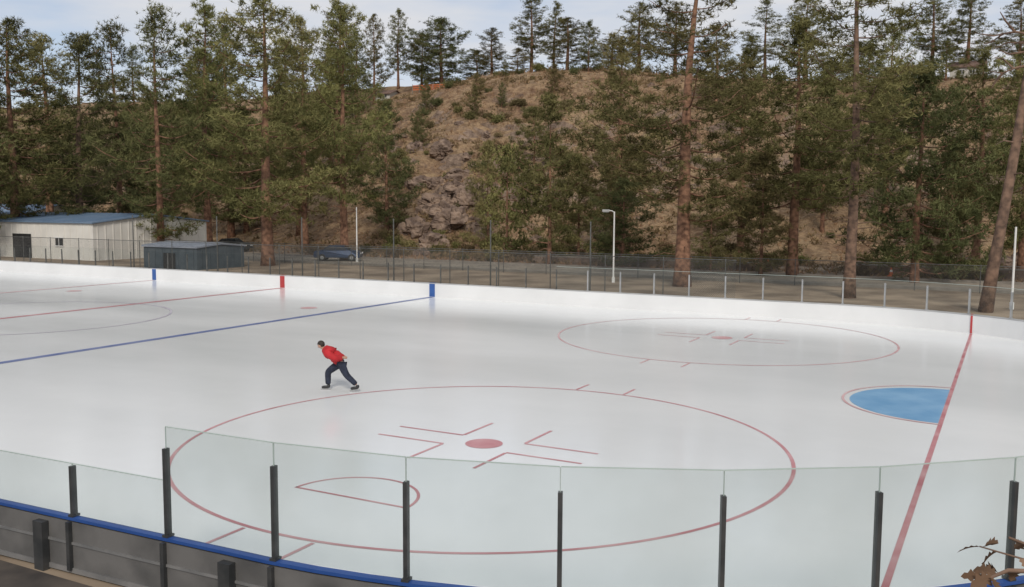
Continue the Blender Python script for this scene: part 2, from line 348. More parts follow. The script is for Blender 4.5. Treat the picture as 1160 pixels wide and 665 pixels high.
mark(-35.08,12.3,.26,'bluestripe','blue_board_stripe'); mark(-19.35,12.3,.26,'bluestripe','blue_board_stripe'); mark(-27.12,12.3,.26,'red','red_board_stripe')
mark(0,11.29,.07,'red','goal_line_board_stripe')
# ------------------------------------------------------------------ vegetation meshes
def blades(P,K,L,W,up=.3,rng=RNG):
    P=np.repeat(P,K,0); n=len(P)
    D=rng.normal(size=(n,3)); D[:,2]+=up; D/=np.linalg.norm(D,axis=1)[:,None]
    Q=np.cross(D,rng.normal(size=(n,3))); Q/=np.linalg.norm(Q,axis=1)[:,None]
    l=(L*(.6+.8*rng.random(n)))[:,None]; w=(W*(.6+.8*rng.random(n)))[:,None]
    V=np.empty((n,3,3)); V[:,0]=P-Q*w; V[:,1]=P+Q*w; V[:,2]=P+D*l
    return V.reshape(-1,3)
def trimesh(name,V,m,cl=None):
    me=bpy.data.meshes.new(name); n=len(V); me.vertices.add(n); me.vertices.foreach_set('co',V.astype(np.float32).ravel())
    me.loops.add(n); me.loops.foreach_set('vertex_index',np.arange(n,dtype=np.int32))
    me.polygons.add(n//3); me.polygons.foreach_set('loop_start',np.arange(0,n,3,dtype=np.int32))
    me.materials.append(m); me.update(calc_edges=True)
    if cl is None: cl=RNG.random(n//3)
    a=me.attributes.new('clump','FLOAT','POINT'); a.data.foreach_set('value',np.repeat(cl,3).astype(np.float32))
    return me
def pine(seed,H,cb,R,nl,tr,lean=(0,0),cl=1.,K=8,shape='cone',bark='bark',needle='needle',L=.26,W=.020,dead=6,nt_=13,cr=1.08,extra=()):
    rg=np.random.default_rng(seed); rd=random.Random(seed)
    T=MB(); pts=[];rs=[]; ns=14
    bx,by=rd.uniform(-.02,.02),rd.uniform(-.02,.02)
    def ax(t): return Vector((lean[0]*t*H+.16*math.sin(t*5+seed)*t*H/15+bx*t*t*H,lean[1]*t*H+.13*math.cos(t*4+seed)*t*H/15+by*t*t*H,t*H))
    for i in range(ns+1):
        t=i/ns; pts.append(ax(t)); rs.append(max(.02,tr*((1-t)**.8)*(1+.35*math.exp(-t*25))))
    pts[0].z=-.4
    T.tube(pts,rs,10,0)
    C=[]; ph=rd.uniform(0,6)
    for i in range(nl):
        t=(i+rd.random())/nl; h=cb+(1-cb)*t
        if rd.random()<.09: continue
        if shape=='cone': pr=(1-t)**.50*min(1,.72+1.1*t)*1.08
        elif shape=='tall': pr=max(0,(1-t**2.4))*min(1,.6+1.2*t)*1.02
        else: pr=math.sqrt(max(0,1-(2*t*.95-.75)**2)) if t>.37 else .85
        az=i*2.399+rd.uniform(-.6,.6)
        l=R*max(.16,pr)*rd.choice((.55,.75,.9,1,1,1.1,1.25))*(1+.20*math.sin(t*11+ph))*(1+.17*math.cos(az+ph))*rd.uniform(.9,1.1)
        up=-.25+.70*t+rd.uniform(-.15,.2)
        p0=ax(h); dr=Vector((math.cos(az),math.sin(az),0)); lp=[];n=5
        for k in range(n+1):
            q=k/n; lp.append(p0+dr*l*q+Vector((0,0,l*(up*q*.6+.25*q*q-.12*math.sin(q*3)))))
        T.tube(lp,[max(.008,tr*.17*(1-h)**.5*(1-.8*k/n)+.012) for k in range(n+1)],4,0,False)
        m=max(3,int(cl*l*3.0)); lc=rd.random()
        for k in range(m):
            q=.30+.73*((k+rd.random())/m)**.85; q=min(q,1.02); i0=min(n-1,int(q*n)); c=lp[i0].lerp(lp[i0+1],q*n-i0)
            side=Vector((-dr.y,dr.x,0))*rd.uniform(-1,1)*l*.43*(.4+q*.6)
            C.append(tuple(c+side+Vector((0,0,rd.uniform(-.18,.3))))+(rd.uniform(.24,.58)*cr,min(1,max(0,.55*lc+.45*rd.random()))))
            if rd.random()<.3: T.tube([c,c+side],[.015,.008],3,0,False)
    for i in range(dead):
        h=cb*rd.uniform(.35,1); az=rd.uniform(0,6.28); p0=ax(h); l=rd.uniform(.4,1.5); T.tube([p0,p0+Vector((math.cos(az)*l*.6,math.sin(az)*l*.6,l*.08)),p0+Vector((math.cos(az)*l,math.sin(az)*l,-l*.1))],[.035,.02,.008],4,0,False)
    for e in extra: T.tube(e,[.05*(1-.75*k/(len(e)-1)) for k in range(len(e))],5,0,False)
    tp=ax(1)
    for k in range(4): C.append((tp.x,tp.y,tp.z-.3*k,.3,.6))
    C=np.array(C)
    P=np.repeat(C,nt_,0); g=rg.normal(size=(len(P),3))*.55; g[:,2]*=.55
    cv=np.clip(np.repeat(P[:,4],K)+rg.normal(size=len(P)*K)*.10,0,1)
    P=P[:,:3]+g*P[:,3:4]
    V=blades(P,K,L,W,.5,rg)
    return T.mesh('trunk',[M[bark]],True),trimesh('crown',V,M[needle],cv)
VAR={}
def variant(key,*a,**k): VAR[key]=(pine(*a,**k),a[1],a[3])
variant('A',11,15,.18,3.3,62,.30)
variant('A2',12,15,.24,3.2,54,.28)
variant('A3',31,15,.28,3.4,46,.28,shape='tall')
variant('B',13,15,.08,3.1,64,.24,needle='needle_b')
variant('B2',14,14,.14,3.2,54,.23,needle='needle_b',bark='barkd',shape='tall')
variant('C',15,20,.20,3.6,52,.34,shape='tall',cl=1.1,dead=10)
variant('C2',16,20,.27,3.2,46,.24,shape='tall',cl=1.05,dead=12,bark='barkd')
variant('D',17,10,.06,3.1,56,.20,shape='round',needle='needle_b')
variant('E',18,9,.10,2.1,38,.12,cl=1.2,needle='needle_l')
variant('E2',19,9,.18,2.4,32,.13,cl=1.1)
variant('F',20,5,.10,1.6,28,.09,shape='round',cl=1.3,needle='needle_l',L=.16,W=.03)
ex=[[(1.3,0,9.6),(.6,.1,9.75),(-.1,.2,9.62),(-.8,.1,9.7)],[(.6,.1,9.75),(.2,0,10.1),(0,0,10.4)],[(.2,.12,9.68),(-.2,0,9.4),(-.5,0,9.3)],
    [(1.1,0,8.6),(.6,-.1,8.5),(.1,-.2,8.3),(-.35,-.2,8.35)],[(.5,-.1,8.48),(.2,0,8.8),(-.1,0,8.85)],[(.1,-.2,8.3),(-.1,-.1,8.0),(-.15,0,7.8)],[(1.2,0,9.1),(.5,.2,9.0),(.2,.3,9.15)]]
variant('L',21,22,.62,3.6,34,.20,lean=(.14,0),shape='tall',cl=.9,dead=14,bark='barkd',extra=ex)
TL={'A':'tall ponderosa pine with dense crown and reddish trunk','A2':'tall ponderosa pine with reddish trunk','A3':'ponderosa pine with rounded open crown','B':'dark green pine with low dense crown','B2':'dark green pine with rounded crown','C':'big ponderosa pine with sparse open crown','C2':'tall pine with bare lower trunk and open crown','D':'broad bushy dark green pine','E':'young light green pine on the slope','E2':'small pine with thin open crown','F':'small round light green juniper','L':'tall leaning pine with bare trunk and dead twigs'}
def tree(key,x,y,H,R=None,rz=None,label=None):
    (tm,cm),h0,r0=VAR[key]; s=H/h0; sx=(R/r0 if R else s)
    e=empty('pine_tree',(x,y,gz(x,y)),random.uniform(0,6.28) if rz is None else rz,(sx,sx,s))
    add('trunk',tm,e); add('crown',cm,e)
    setp(e,label or TL[key],'tree','pine trees around the rink'); return e
def T(key,u,d,vtop,hw=None,rz=None,label=None):
    t=(u-580)/1061; x,y=site(t,d); z=gz(x,y); H=3.68+(232.5-vtop)*d/1061-z
    return tree(key,x,y,max(2.5,H),hw*d/1061 if hw else None,rz,label)
T('A',303,56,4,76); T('C',773,43,-60,92,label='big ponderosa pine with thick reddish trunk behind the glass')
T('C2',963,38,-90,86); T('A3',898,50,32,76); T('D',1037,46,76,74)
x,y=site((1118-580)/1061,33); tree('L',x,y,22,3.6,-YAW)
T('A2',390,62,20,56); T('B',182,64,22,56); T('B2',92,68,50,64); T('A',18,66,34,66); T('B',137,76,40,48); T('A2',236,72,20,54)
T('B',-40,62,30,66); T('A',345,76,30,50); T('B',262,88,36,50); T('A2',58,82,54,54); T('B',438,76,120,32)
T('F',574,64,172,30); T('E2',622,58,114,46); T('E',552,70,165,22); T('E2',604,82,125,22)
T('A2',700,60,52,54); T('A',838,62,62,50); T('D',705,56,205,38); T('E',862,50,175,40); T('A2',1105,58,62,54); T('A',1158,52,45,54)
T('A2',1000,66,35,44); T('E2',930,66,85,42); T('E',805,52,224,24); T('E',655,64,178,30); T('B2',1200,44,20,70)
T('E2',1075,50,160,36); T('A2',806,92,35,30)
for k,u,d,v,w in (('A',425,118,24,16),('A2',452,122,20,17),('D',500,118,28,34),('D',478,121,44,22),('A',556,117,38,20),('A2',600,114,0,25),('A',640,112,26,25),('A3',625,118,10,20),('A2',690,110,45,26),
   ('B',405,112,42,20),('A',720,108,10,25),('C2',860,100,5,28),('A',905,98,0,28),('A2',1045,92,-10,30),('A',1085,94,-10,28),('A2',1142,92,5,28),('D',960,100,50,28),('A2',760,104,10,26),('D',540,124,62,20),('E',585,113,60,16)):
    T(k,u,d,v,w)
rd=random.Random(9); placed=[]
def fill(n,u0,u1,d0,d1,h0,h1,keys,sp=3.):
    c=0;tr=0
    while c<n and tr<n*40:
        tr+=1; u=rd.uniform(u0,u1); d=rd.uniform(d0,d1); x,y=site((u-580)/1061,d)
        if y<38: continue
        if any((x-a)**2+(y-b)**2<sp*sp for a,b in placed): continue
        placed.append((x,y)); c+=1; k=rd.choice(keys); H=rd.uniform(h0,h1); tree(k,x,y,H,H*rd.uniform(.22,.30))
fill(7,680,1180,62,84,3,6.5,['A','A2','E2','E','D'],5)
fill(7,645,1190,86,108,3,5.5,['A2','A','E2','D','E'],5)
fill(9,-60,400,80,100,11,14,['B','A','A2'],5)
fill(8,-60,390,102,125,11,13,['B','A'],5)
fill(12,430,660,84,108,1.8,3.6,['F','E','E2','D'],3)
def shrub(seed,R,H,m,K=6,n=60,L=.14,W=.022):
    rg=np.random.default_rng(seed); S=MB(); rr=random.Random(seed); C=[]
    for i in range(9):
        a=rr.uniform(0,6.28); l=rr.uniform(.4,1); e=Vector((math.cos(a)*R*l*.8,math.sin(a)*R*l*.8,H*rr.uniform(.5,1))); S.tube([(0,0,-.1),e*.5+Vector((0,0,.05)),e],[.03,.02,.006],4,0,False)
        for k in range(3): C.append(tuple(e*rr.uniform(.5,1.05)))
    C=np.array(C); P=np.repeat(C,n//3,0); P=P+rg.normal(size=P.shape)*R*.24; P[:,2]=np.abs(P[:,2])
    return S.mesh('stems',[M['barkd']]),trimesh('foliage',blades(P,K,L,W,.3,rg),M[m])
SH=[shrub(1,.7,.5,'shrub',n=45),shrub(2,.9,.45,'shrub',n=42),shrub(3,.6,.7,'needle_l',n=48),shrub(4,.8,.6,'needle',n=45),shrub(5,.8,.7,'needle_b',n=45)]
c=0
while c<270:
    if c<100: u=rd.uniform(420,660); d=rd.uniform(62,112)
    elif c<200: u=rd.uniform(620,1180); d=rd.uniform(56,112)
    else: u=rd.uniform(330,1180); d=None
    if d is None:
        t=(u-580)/1061; yy=rd.uniform(34,43); dd=(yy-EYE.y)/(FW.y+RT.y*t); x,y=site(t,dd)
    else:
        x,y=site((u-580)/1061,d)
        if y<41: continue
    c+=1; a,b=rd.choice(SH); s=rd.uniform(.45,1.2)
    e=empty('shrub',(x,y,gz(x,y)-.05),rd.uniform(0,6.3),(s,s,s)); add('stem',a,e); add('foliage',b,e); setp(e,'low olive brown shrub on the dry slope','shrub','shrubs on the slope')
def scatter(n,name,m,K,L,W,up,clump=0,ymin=38):
    P=[]
    for i in range(n):
        u=rd.uniform(-50,1200) if i%3 else rd.uniform(410,760); d=rd.uniform(45,116); x,y=site((u-580)/1061,d)
        if y<ymin: continue
        if clump and noise.noise(Vector((x*.35,y*.35,5)))<.0: continue
        P.append((x,y,gz(x,y)-.02))
    P=np.array(P); cl=None
    if clump:
        c1=np.repeat(RNG.random(len(P)),clump*K); P=np.repeat(P,clump,0); g=RNG.normal(size=P.shape)*.22; g[:,2]=np.abs(g[:,2])*.9; P=P+g; cl=c1
    setp(add(name,trimesh(name,blades(P,K,L,W,up),M[m],cl)),kind='stuff')
scatter(10000,'dry_grass','grass',8,.28,.028,1.2,0,33.5)
scatter(10000,'dry_brush','brush',6,.20,.03,.8,8,34)
def rockmesh(seed):
    bm=bmesh.new(); bmesh.ops.create_icosphere(bm,subdivisions=5,radius=1)
    for v in bm.verts:
        p=v.co.copy(); n=noise.fractal(p*1.1+Vector((seed*9,0,0)),.8,2.1,4); c=noise.cell(p*1.6+Vector((seed*5,0,0))); f=noise.fractal(p*4+Vector((seed*3,2,0)),.8,2.1,4)
        v.co=p*(1+.36*n+.16*c+.07*f)
    me=bpy.data.meshes.new('rock'); bm.to_mesh(me); bm.free(); me.materials.append(M['rock']); return me
RK=[rockmesh(i) for i in range(4)]
rl=[(487,73,1.3),(472,76,1.2),(512,76,1.4),(530,79,1.5),(496,80,1.7),(545,76,.9),(520,84,1.3),(480,85,1.3),(505,90,1.1),(470,92,1.0),(503,77,1.0),(515,81,.9),(483,79,.9),(700,60,.8),(1130,56,1.0),(1090,57,.9),(1150,58,1.1),(560,72,.8),(450,72,.8)]
for u,d,s in rl+[(rd.uniform(440,1160),rd.uniform(58,100),rd.uniform(.3,.75)) for _ in range(54)]:
    x,y=site((u-580)/1061,d)
    if y<36: continue
    o=add('boulder',rd.choice(RK),None,(x,y,gz(x,y)-.2*s),rd.uniform(0,6),(s*rd.uniform(.9,1.3),s,s*rd.uniform(.6,1.0))); setp(o,'weathered tan boulder on the hillside','rock','boulders on the hillside')
# low retaining wall beyond the road
def lowwall(x0,x1,y,h):
    e=empty('retaining_wall',((x0+x1)/2,y,0)); X=(x1-x0)/2; mb=MB(); r=random.Random(5); zc=0
    for row in range(3):
        xx=-X-(row%2)*.2
        while xx<X:
            w=r.uniform(.35,.7); dy=r.uniform(0,.05); hh=h/3
            mb.box((xx+.012,-.16-dy,row*hh+.006),(min(xx+w,X)-.012,.16,(row+1)*hh)); xx+=w
    add('stone_course',mb.mesh('lw',[M['rock']]),e); mb=MB(); mb.box((-X-.02,-.2,h+.001),(X+.02,.2,h+.07)); add('coping',mb.mesh('cp',[M['concrete']]),e)
    setp(e,'low stacked stone retaining wall beside the road','wall')
lowwall(-26,-11,34.8,.42); lowwall(-7,9,35.4,.5)
# ------------------------------------------------------------------ buildings
def gable(name,x0,y0,x1,y1,ze,zr,wall,roof,label,ribs=True,door=None,wins=(),o=.25):
    cx,cy=(x0+x1)/2,(y0+y1)/2; e=empty(name,(cx,cy,0)); X=(x1-x0)/2;Y=(y1-y0)/2
    mb=MB(); mb.box((-X,-Y,0),(X,Y,ze)); 
    for s in(-1,1): mb.tri((s*X,-Y,ze),(s*X,Y,ze),(s*X,0,zr))
    if ribs:
        for yy in np.arange(-Y+.3,Y,.6):
            h=ze+(zr-ze)*(1-abs(yy)/Y); mb.box((X,yy,0),(X+.03,yy+.06,h-.03))
        for xx in np.arange(-X+.3,X,.6): mb.box((xx,-Y-.03,0),(xx+.06,-Y,ze-.03))
    add('wall',mb.mesh('wall',[wall]),e)
    rf=MB(); sl=(zr-ze)/Y
    for s in(-1,1):
        a=(-X-o,s*(Y+o),ze-sl*o+.03);b=(X+o,s*(Y+o),ze-sl*o+.03);c=(X+o,0,zr+.03);d=(-X-o,0,zr+.03)
        rf.quad(a,b,c,d); rf.quad(*[(p[0],p[1],p[2]+.08) for p in(a,b,c,d)]); rf.quad(a,b,(b[0],b[1],b[2]+.08),(a[0],a[1],a[2]+.08)); rf.quad(b,c,(c[0],c[1],c[2]+.08),(b[0],b[1],b[2]+.08))
        for xx in np.arange(-X-o,X+o,.5): rf.tube([(xx,s*(Y+o),ze-sl*o+.12),(xx,0,zr+.12)],[.02,.02],4,0,False)
    add('roof',rf.mesh('roof',[roof]),e)
    if door:
        dx,w,h=door; mb=MB(); mb.box((dx-w/2,-Y-.06,0),(dx+w/2,-Y-.031,h)); add('door',mb.mesh('door',[M['dark']]),e)
    for (wx,wz,w,h) in wins:
        mb=MB(); mb.box((wx-w/2,-Y-.06,wz),(wx+w/2,-Y-.031,wz+h)); mb.box((wx-w/2-.05,-Y-.07,wz-.06),(wx+w/2+.05,-Y-.031,wz-.001),1); mb.box((wx-w/2-.05,-Y-.07,wz+h+.001),(wx+w/2+.05,-Y-.031,wz+h+.06),1); mb.box((wx-.02,-Y-.07,wz),(wx+.02,-Y-.061,wz+h),1)
        add('window',mb.mesh('window',[M['dark'],M['whitepaint']]),e)
    setp(e,label,'building'); return e
gable('metal_building',-68,21,-50.5,30.5,2.35,2.85,M['cream'],M['roofblue'],'off white metal sided building with blue ribbed roof',True,(1.7,1.9,1.6),((5.5,.9,.7,.5),(-1.2,.9,.9,.5)),.15)
gable('metal_building',-95,34,-77,42,2.5,3.4,M['cream'],M['roofblue'],'long metal building with blue grey roof')
gable('storage_shed',-42.9,18.4,-38.7,22.0,1.18,1.34,M['shedwall'],M['shedroof'],'low boxy dark storage shed with light grey roof',True,(0,.9,.9),(),.08)
for u,d,w,h,lab in((440,119,2.4,1.3,'pale walled house on the hilltop'),(1085,94,3.0,1.6,'pale house on the wooded hilltop'),(1010,96,2.4,1.4,'small house on the wooded hilltop')):
    x,y=site((u-580)/1061,d); g=gable('house',x-w/2,y-1.2,x+w/2,y+1.2,h*.65,h,M['adobe'],M['houseroof'],lab,False,None,((-.4,.35,.4,.4),(.5,.35,.4,.4))); g.location.z=gz(x,y-1.2)+.1
x0,y0=site((468-580)/1061,114.5); x1,y1=site((514-580)/1061,112.5)
of=empty('orange_fence',((x0+x1)/2,(y0+y1)/2,gz((x0+x1)/2,(y0+y1)/2)-.05)); L=math.dist((x0,y0),(x1,y1)); of.rotation_euler[2]=math.atan2(y1-y0,x1-x0)
mb=MB()
for z in(.15,.38,.61): mb.box((-L/2,-.02,z),(L/2,.02,z+.12))
add('mesh_panel',mb.mesh('of',[M['orange']]),of); mb=MB()
for i in range(7): mb.box((-L/2+i*L/6-.03,-.06,-.6),(-L/2+i*L/6+.03,-.021,.85))
pp=add('post',mb.mesh('ofp',[M['wood']]),of); pp['kind']='stuff'; setp(of,'orange safety fence along the hilltop edge','fence')
# ------------------------------------------------------------------ fences
def chainfence(x0,x1,y,h,sp,label):
    e=empty('chain_link_fence',((x0+x1)/2,y,0)); X=(x1-x0)/2
    mb=MB(); mb.quad((-X,0,.03),(X,0,.03),(X,0,h-.03),(-X,0,h-.03)); add('wire_mesh',mb.mesh('wm',[M['chain']]),e)
    mb=MB(); mb.tube([(-X,.03,h),(X,.03,h)],[.016,.016],6); add('top_rail',mb.mesh('tr',[M['fence']]),e)
    mb=MB(); mb.tube([(0,.03,0),(0,.03,h+.05)],[.02,.02],6); me=mb.mesh('fp',[M['fence']])
    n=int((x1-x0)/sp)
    for i in range(n+1): add('post',me,e,(-X+i*sp,0,0))
    setp(e,label,'fence')
chainfence(-66,-8,15.3,1.7,2.4,'long dull chain link fence behind the boards')
chainfence(-60,18,26,1.2,2.6,'chain link fence along the road')
for x in(-14,-18.6,-23.6,-28.9,-34.4,-40.5):
    e=empty('net_pole',(x,15.7,0)); mb=MB(); mb.tube([(0,0,0),(0,0,3.0)],[.035,.028],8); mb.tube([(0,0,3.0),(0,0,3.04)],[.045,.02],8); add('shaft',mb.mesh('np',[M['fence']]),e)
    mb=MB(); mb.box((-.12,-.12,0),(.12,.12,.05)); add('base_plate',mb.mesh('bpl',[M['concrete']]),e); setp(e,'thin grey steel pole beside the chain link fence','pole','poles behind the boards')
def lamp(u,d,zt_,arm=True,label='white street lamp with curved arm'):
    x,y=site((u-580)/1061,d); e=empty('street_lamp',(x,y,0),math.atan2(RT.y,RT.x)); 
    mb=MB(); mb.tube([(0,0,0),(0,0,.25),(0,0,.26),(0,0,zt_)],[.08,.08,.045,.035],10); add('pole',mb.mesh('pole',[M['whitepaint']]),e)
    if arm:
        mb=MB(); mb.tube([(0,0,zt_-.05),(-.1,0,zt_+.03),(-.25,0,zt_+.05)],[.025,.025,.025],6); add('arm',mb.mesh('arm',[M['whitepaint']]),e)
        mb=MB(); mb.box((-.58,-.1,zt_+.0),(-.24,.1,zt_+.10)); mb.box((-.54,-.08,zt_-.03),(-.28,.08,zt_-.001)); add('lamp_head',mb.mesh('lh',[M['capgrey']]),e)
    setp(e,label,'street lamp')
lamp(695,45,3.40); lamp(404,60,3.5,False,'plain white pole standing near the pines'); lamp(1149,34,3.0,False,'plain white pole by the rink corner')
def cone(u,d):
    x,y=site((u-580)/1061,d); e=empty('traffic_cone',(x,y,0)); mb=MB(); mb.tube([(0,0,.03),(0,0,.24)],[.13,.085],12,0); mb.tube([(0,0,.241),(0,0,.36)],[.084,.055],12,1); mb.tube([(0,0,.361),(0,0,.52)],[.054,.02],12,0); add('cone_body',mb.mesh('cb',[M['orange'],M['whitepaint']]),e)
    mb=MB(); mb.box((-.18,-.18,.009),(.18,.18,.035)); add('base',mb.mesh('cbs',[M['orange']]),e); setp(e,'orange traffic cone standing by the road','traffic cone','traffic cones by the road')
cone(783,58);cone(870,56);cone(1010,50)
def car(x,y,rz,m,label):
    e=empty('parked_car',(x,y,0.01),rz)
    prof=[(-1.5,.22),(-1.52,.50),(-1.45,.66),(-.95,.70),(-.55,1.0),(.35,1.02),(.80,.72),(1.35,.62),(1.5,.48),(1.5,.22)]
    bm=bmesh.new(); 
    L=[bm.verts.new((a,-.6 if b<.7 else -.5,b)) for a,b in prof]; R_=[bm.verts.new((a,.6 if b<.7 else .5,b)) for a,b in prof]
    bm.faces.new(L); bm.faces.new(R_[::-1]); n=len(prof)
    for i in range(n): bm.faces.new((L[i],R_[i],R_[(i+1)%n],L[(i+1)%n]))
    bmesh.ops.recalc_face_normals(bm,faces=bm.faces); bmesh.ops.bevel(bm,geom=bm.edges[:],offset=.04,segments=2,affect='EDGES')
    me=bpy.data.meshes.new('body'); bm.to_mesh(me); bm.free(); me.materials.append(m); add('body',me,e)
    mb=MB()
    for s in(-1,1):
        mb.quad((-.85,s*.545,.74),(-.1,s*.545,.74),(-.1,s*.51,.95),(-.55,s*.51,.95)); mb.quad((-.04,s*.545,.74),(.68,s*.545,.74),(.32,s*.51,.95),(-.04,s*.51,.95))
    mb.quad((.78,-.44,.76),(.78,.44,.76),(.42,.42,1.0),(.42,-.42,1.0)); mb.quad((-.93,-.44,.745),(-.93,.44,.745),(-.60,.42,.985),(-.60,-.42,.985))
    add('window',mb.mesh('cw',[M['dark']]),e)
    for a in(-.95,.95):
        for s in(-1,1):
            mb=MB(); mb.tube([(a,s*.50,.23),(a,s*.64,.23)],[.23,.23],18,0); mb.tube([(a,s*.641,.23),(a,s*.65,.23)],[.12,.12],12,1); add('wheel',mb.mesh('wh',[M['rubber'],M['alu']]),e)
    for s in(-1,1):
        mb=MB(); mb.box((1.48,s*.42-.12,.46),(1.53,s*.42+.12,.56)); add('headlight',mb.mesh('hl',[M['whitepaint']]),e)
    setp(e,label,'car')
x,y=site((383-580)/1061,61); car(x,y,.5,M['carblue'],'dark blue car parked near the pine trunks')
x,y=site((262-580)/1061,72); car(x,y,.2,M['cardark'],'dark car parked beyond the storage shed')
# ------------------------------------------------------------------ oak sapling
os_=empty('oak_sapling',(2.0,-15.9,0)); S=MB(); 
S.tube([(0,0,-.1),(.05,.02,1),(-.03,0,2),(-.1,-.05,2.9),(-.05,-.05,3.4)],[.05,.042,.034,.022,.008],8)
br=[[(-.05,0,2.3),(-.5,-.12,2.55),(-.9,-.22,2.70),(-1.12,-.30,2.76)],[(-.5,-.12,2.55),(-.85,-.1,2.68),(-1.05,-.12,2.74)],[(-.1,-.05,2.9),(.3,.2,3.1),(.6,.3,3.3)],[(0,0,2.5),(.1,-.4,2.8),(.1,-.8,3.0)],[(-.9,-.22,2.70),(-1.05,-.34,2.72),(-1.10,-.38,2.70)]]
for b in br: S.tube(b,[.008*(1-.25*i) for i in range(len(b))],5,0,False)
add('trunk',S.mesh('st',[M['barkd']],True),os_)
LF=MB(); ro=random.Random(3)
def oakleaf(c,L,rx,ry,rz):
    out=[(0,0),(.12,.05),(.2,.18),(.3,.1),(.42,.26),(.52,.13),(.66,.27),(.76,.12),(.88,.14),(1,0)]
    R=Matrix.Rotation(rz,3,'Z')@Matrix.Rotation(ry,3,'Y')@Matrix.Rotation(rx,3,'X')
    for s in(-1,1):
        for (a,b),(a2,b2) in zip(out[:-1],out[1:]):
            f=lambda a,b:Vector(c)+R@Vector((a*L,s*b*L*1.2,.35*b*L-.35*L*a*a))
            LF.quad(f(a,0),f(a2,0),f(a2,b2),f(a,b))
for bi,b in enumerate(br):
    for i in range(1,len(b)):
        for k in range(5 if i==len(b)-1 else (4 if i>1 else 1)):
            p=Vector(b[i-1]).lerp(Vector(b[i]),ro.uniform(.3,1)); oakleaf(p,ro.uniform(.05,.075),ro.uniform(-1.2,1.2),ro.uniform(-.3,.9),ro.uniform(0,6.28))
lm=LF.mesh('lv',[M['leaf']]); a=lm.attributes.new('clump','FLOAT','POINT'); a.data.foreach_set('value',np.repeat(RNG.random(len(lm.vertices)//72+1),72)[:len(lm.vertices)].astype(np.float32))
add('leaves',lm,os_); setp(os_,'thin oak sapling with a few dead brown leaves','tree')
# ------------------------------------------------------------------ skater
U=.0177
def skin(name,nodes,edges,m,parent,sub=2):
    me=bpy.data.meshes.new(name+'_sk'); me.from_pydata([(a*U,b*U,c*U) for a,b,c,r in nodes],edges,[])
    o=bpy.data.objects.new(name+'_tmp',me); COL.objects.link(o); md=o.modifiers.new('s','SKIN'); md.use_smooth_shade=True
    sv=me.skin_vertices[0].data
    for i,n in enumerate(nodes):
        r=n[3]; sv[i].radius=(r*U,r*U) if not isinstance(r,tuple) else (r[0]*U,r[1]*U)
    sv[0].use_root=True
    ms=o.modifiers.new('d','SUBSURF'); ms.levels=sub; ms.render_levels=sub
    dg=bpy.context.evaluated_depsgraph_get(); dg.update(); ev=o.evaluated_get(dg); nm=bpy.data.meshes.new_from_object(ev); bpy.data.objects.remove(o)
    nm.materials.clear(); nm.materials.append(m); nm.name=name
    for p in nm.polygons: p.use_smooth=True
    return add(name,nm,parent)
sx,sy=site((380-580)/1061,18.2)
PS=empty('person',(sx,sy,.024),math.atan2(-.4701,-.8826)); setp(PS,'skater in red jacket and dark jeans leaning forward mid stride','person')
HX,HZ=-1.0,-.9
N=[(-4,0,33,4.2),(2,0,37.5,4.2),(9,0,42.2,4.6),(13.2,0,46,2.1),(15,0,47.6,2.1),(18.6+HX,0,51+HZ,3.8),(19.6+HX,0,53.8+HZ,3.7)]
E=[(0,1),(1,2),(2,3),(3,4),(4,5),(5,6)]
def addn(n,p):
    N.append(n); E.append((p,len(N)-1)); return len(N)-1
for s in(-1,1):
    a=addn((10,s*5,43,2.4),2); b=addn((0,s*8.2,37.5,1.7),a); c=addn((-7,s*3.2,37.2,1.2),b); h=addn((-9,s*2.0,37.0,1.25),c)
    for k,(dy,dz,l) in enumerate(((.3,.9,2.0),(.1,.35,2.3),(-.1,-.25,2.1),(-.3,-.8,1.7))):
        f=addn((-10.2,s*(2.0+dy*.5)-s*.4,37.0+dz,.42),h); addn((-10.2-l*.5,s*(.9+dy*.3),36.6+dz,.36),f)
    th=addn((-8.4,s*1.6,38.4,.45),c); addn((-9.0,s*.8,39.3,.38),th)
hipf=addn((-3,-3,31.5,3.3),0); kf=addn((11,-4,20,2.4),hipf); af=addn((11,-4.3,5.5,1.6),kf); 
hipr=addn((-5,3,31,3.3),0); kr=addn((-11,4.5,18,2.3),hipr); ar=addn((-22.5,5,7,1.6),kr)
skin('body',N,E,M['skin'],PS)
skin('jacket',[(-5.5,0,32.0,(7.8,7.2)),(-1,0,36,(8.2,7.6)),(4.5,0,40.6,(8.5,8.2)),(9,0,43.8,(7.6,8.4)),(13.0,0,46.6,5.4),(14.9,0,48.2,4.4),
  (8.5,6.0,42.6,4.6),(4.2,9.2,39.4,4.3),(-.5,10,37.2,4.0),(-6.6,4.4,37.2,3.0),(8.5,-6.0,42.6,4.6),(4.2,-9.2,39.4,4.3),(-.5,-10,37.2,4.0),(-6.6,-4.4,37.2,3.0)],
  [(0,1),(1,2),(2,3),(3,4),(4,5),(3,6),(6,7),(7,8),(8,9),(3,10),(10,11),(11,12),(12,13)],M['jacket'],PS)
skin('jeans',[(-4.5,0,33,(5.6,5.8)),(-3,-3,30,5.0),(4,-3.6,25.5,4.6),(11,-4,20,3.9),(11,-4.2,12,3.4),(11,-4.3,5.5,3.1),(-5.5,3,30,5.0),(-8,3.8,24,4.5),(-11.5,4.5,17.5,3.8),(-17.5,4.8,12,3.3),(-22,5,7.5,3.0)],
  [(0,1),(1,2),(2,3),(3,4),(4,5),(0,6),(6,7),(7,8),(8,9),(9,10)],M['jeans'],PS)
hb=MB(); hc=Vector((18.4+HX,0,52.7+HZ)); nu,nv=16,9
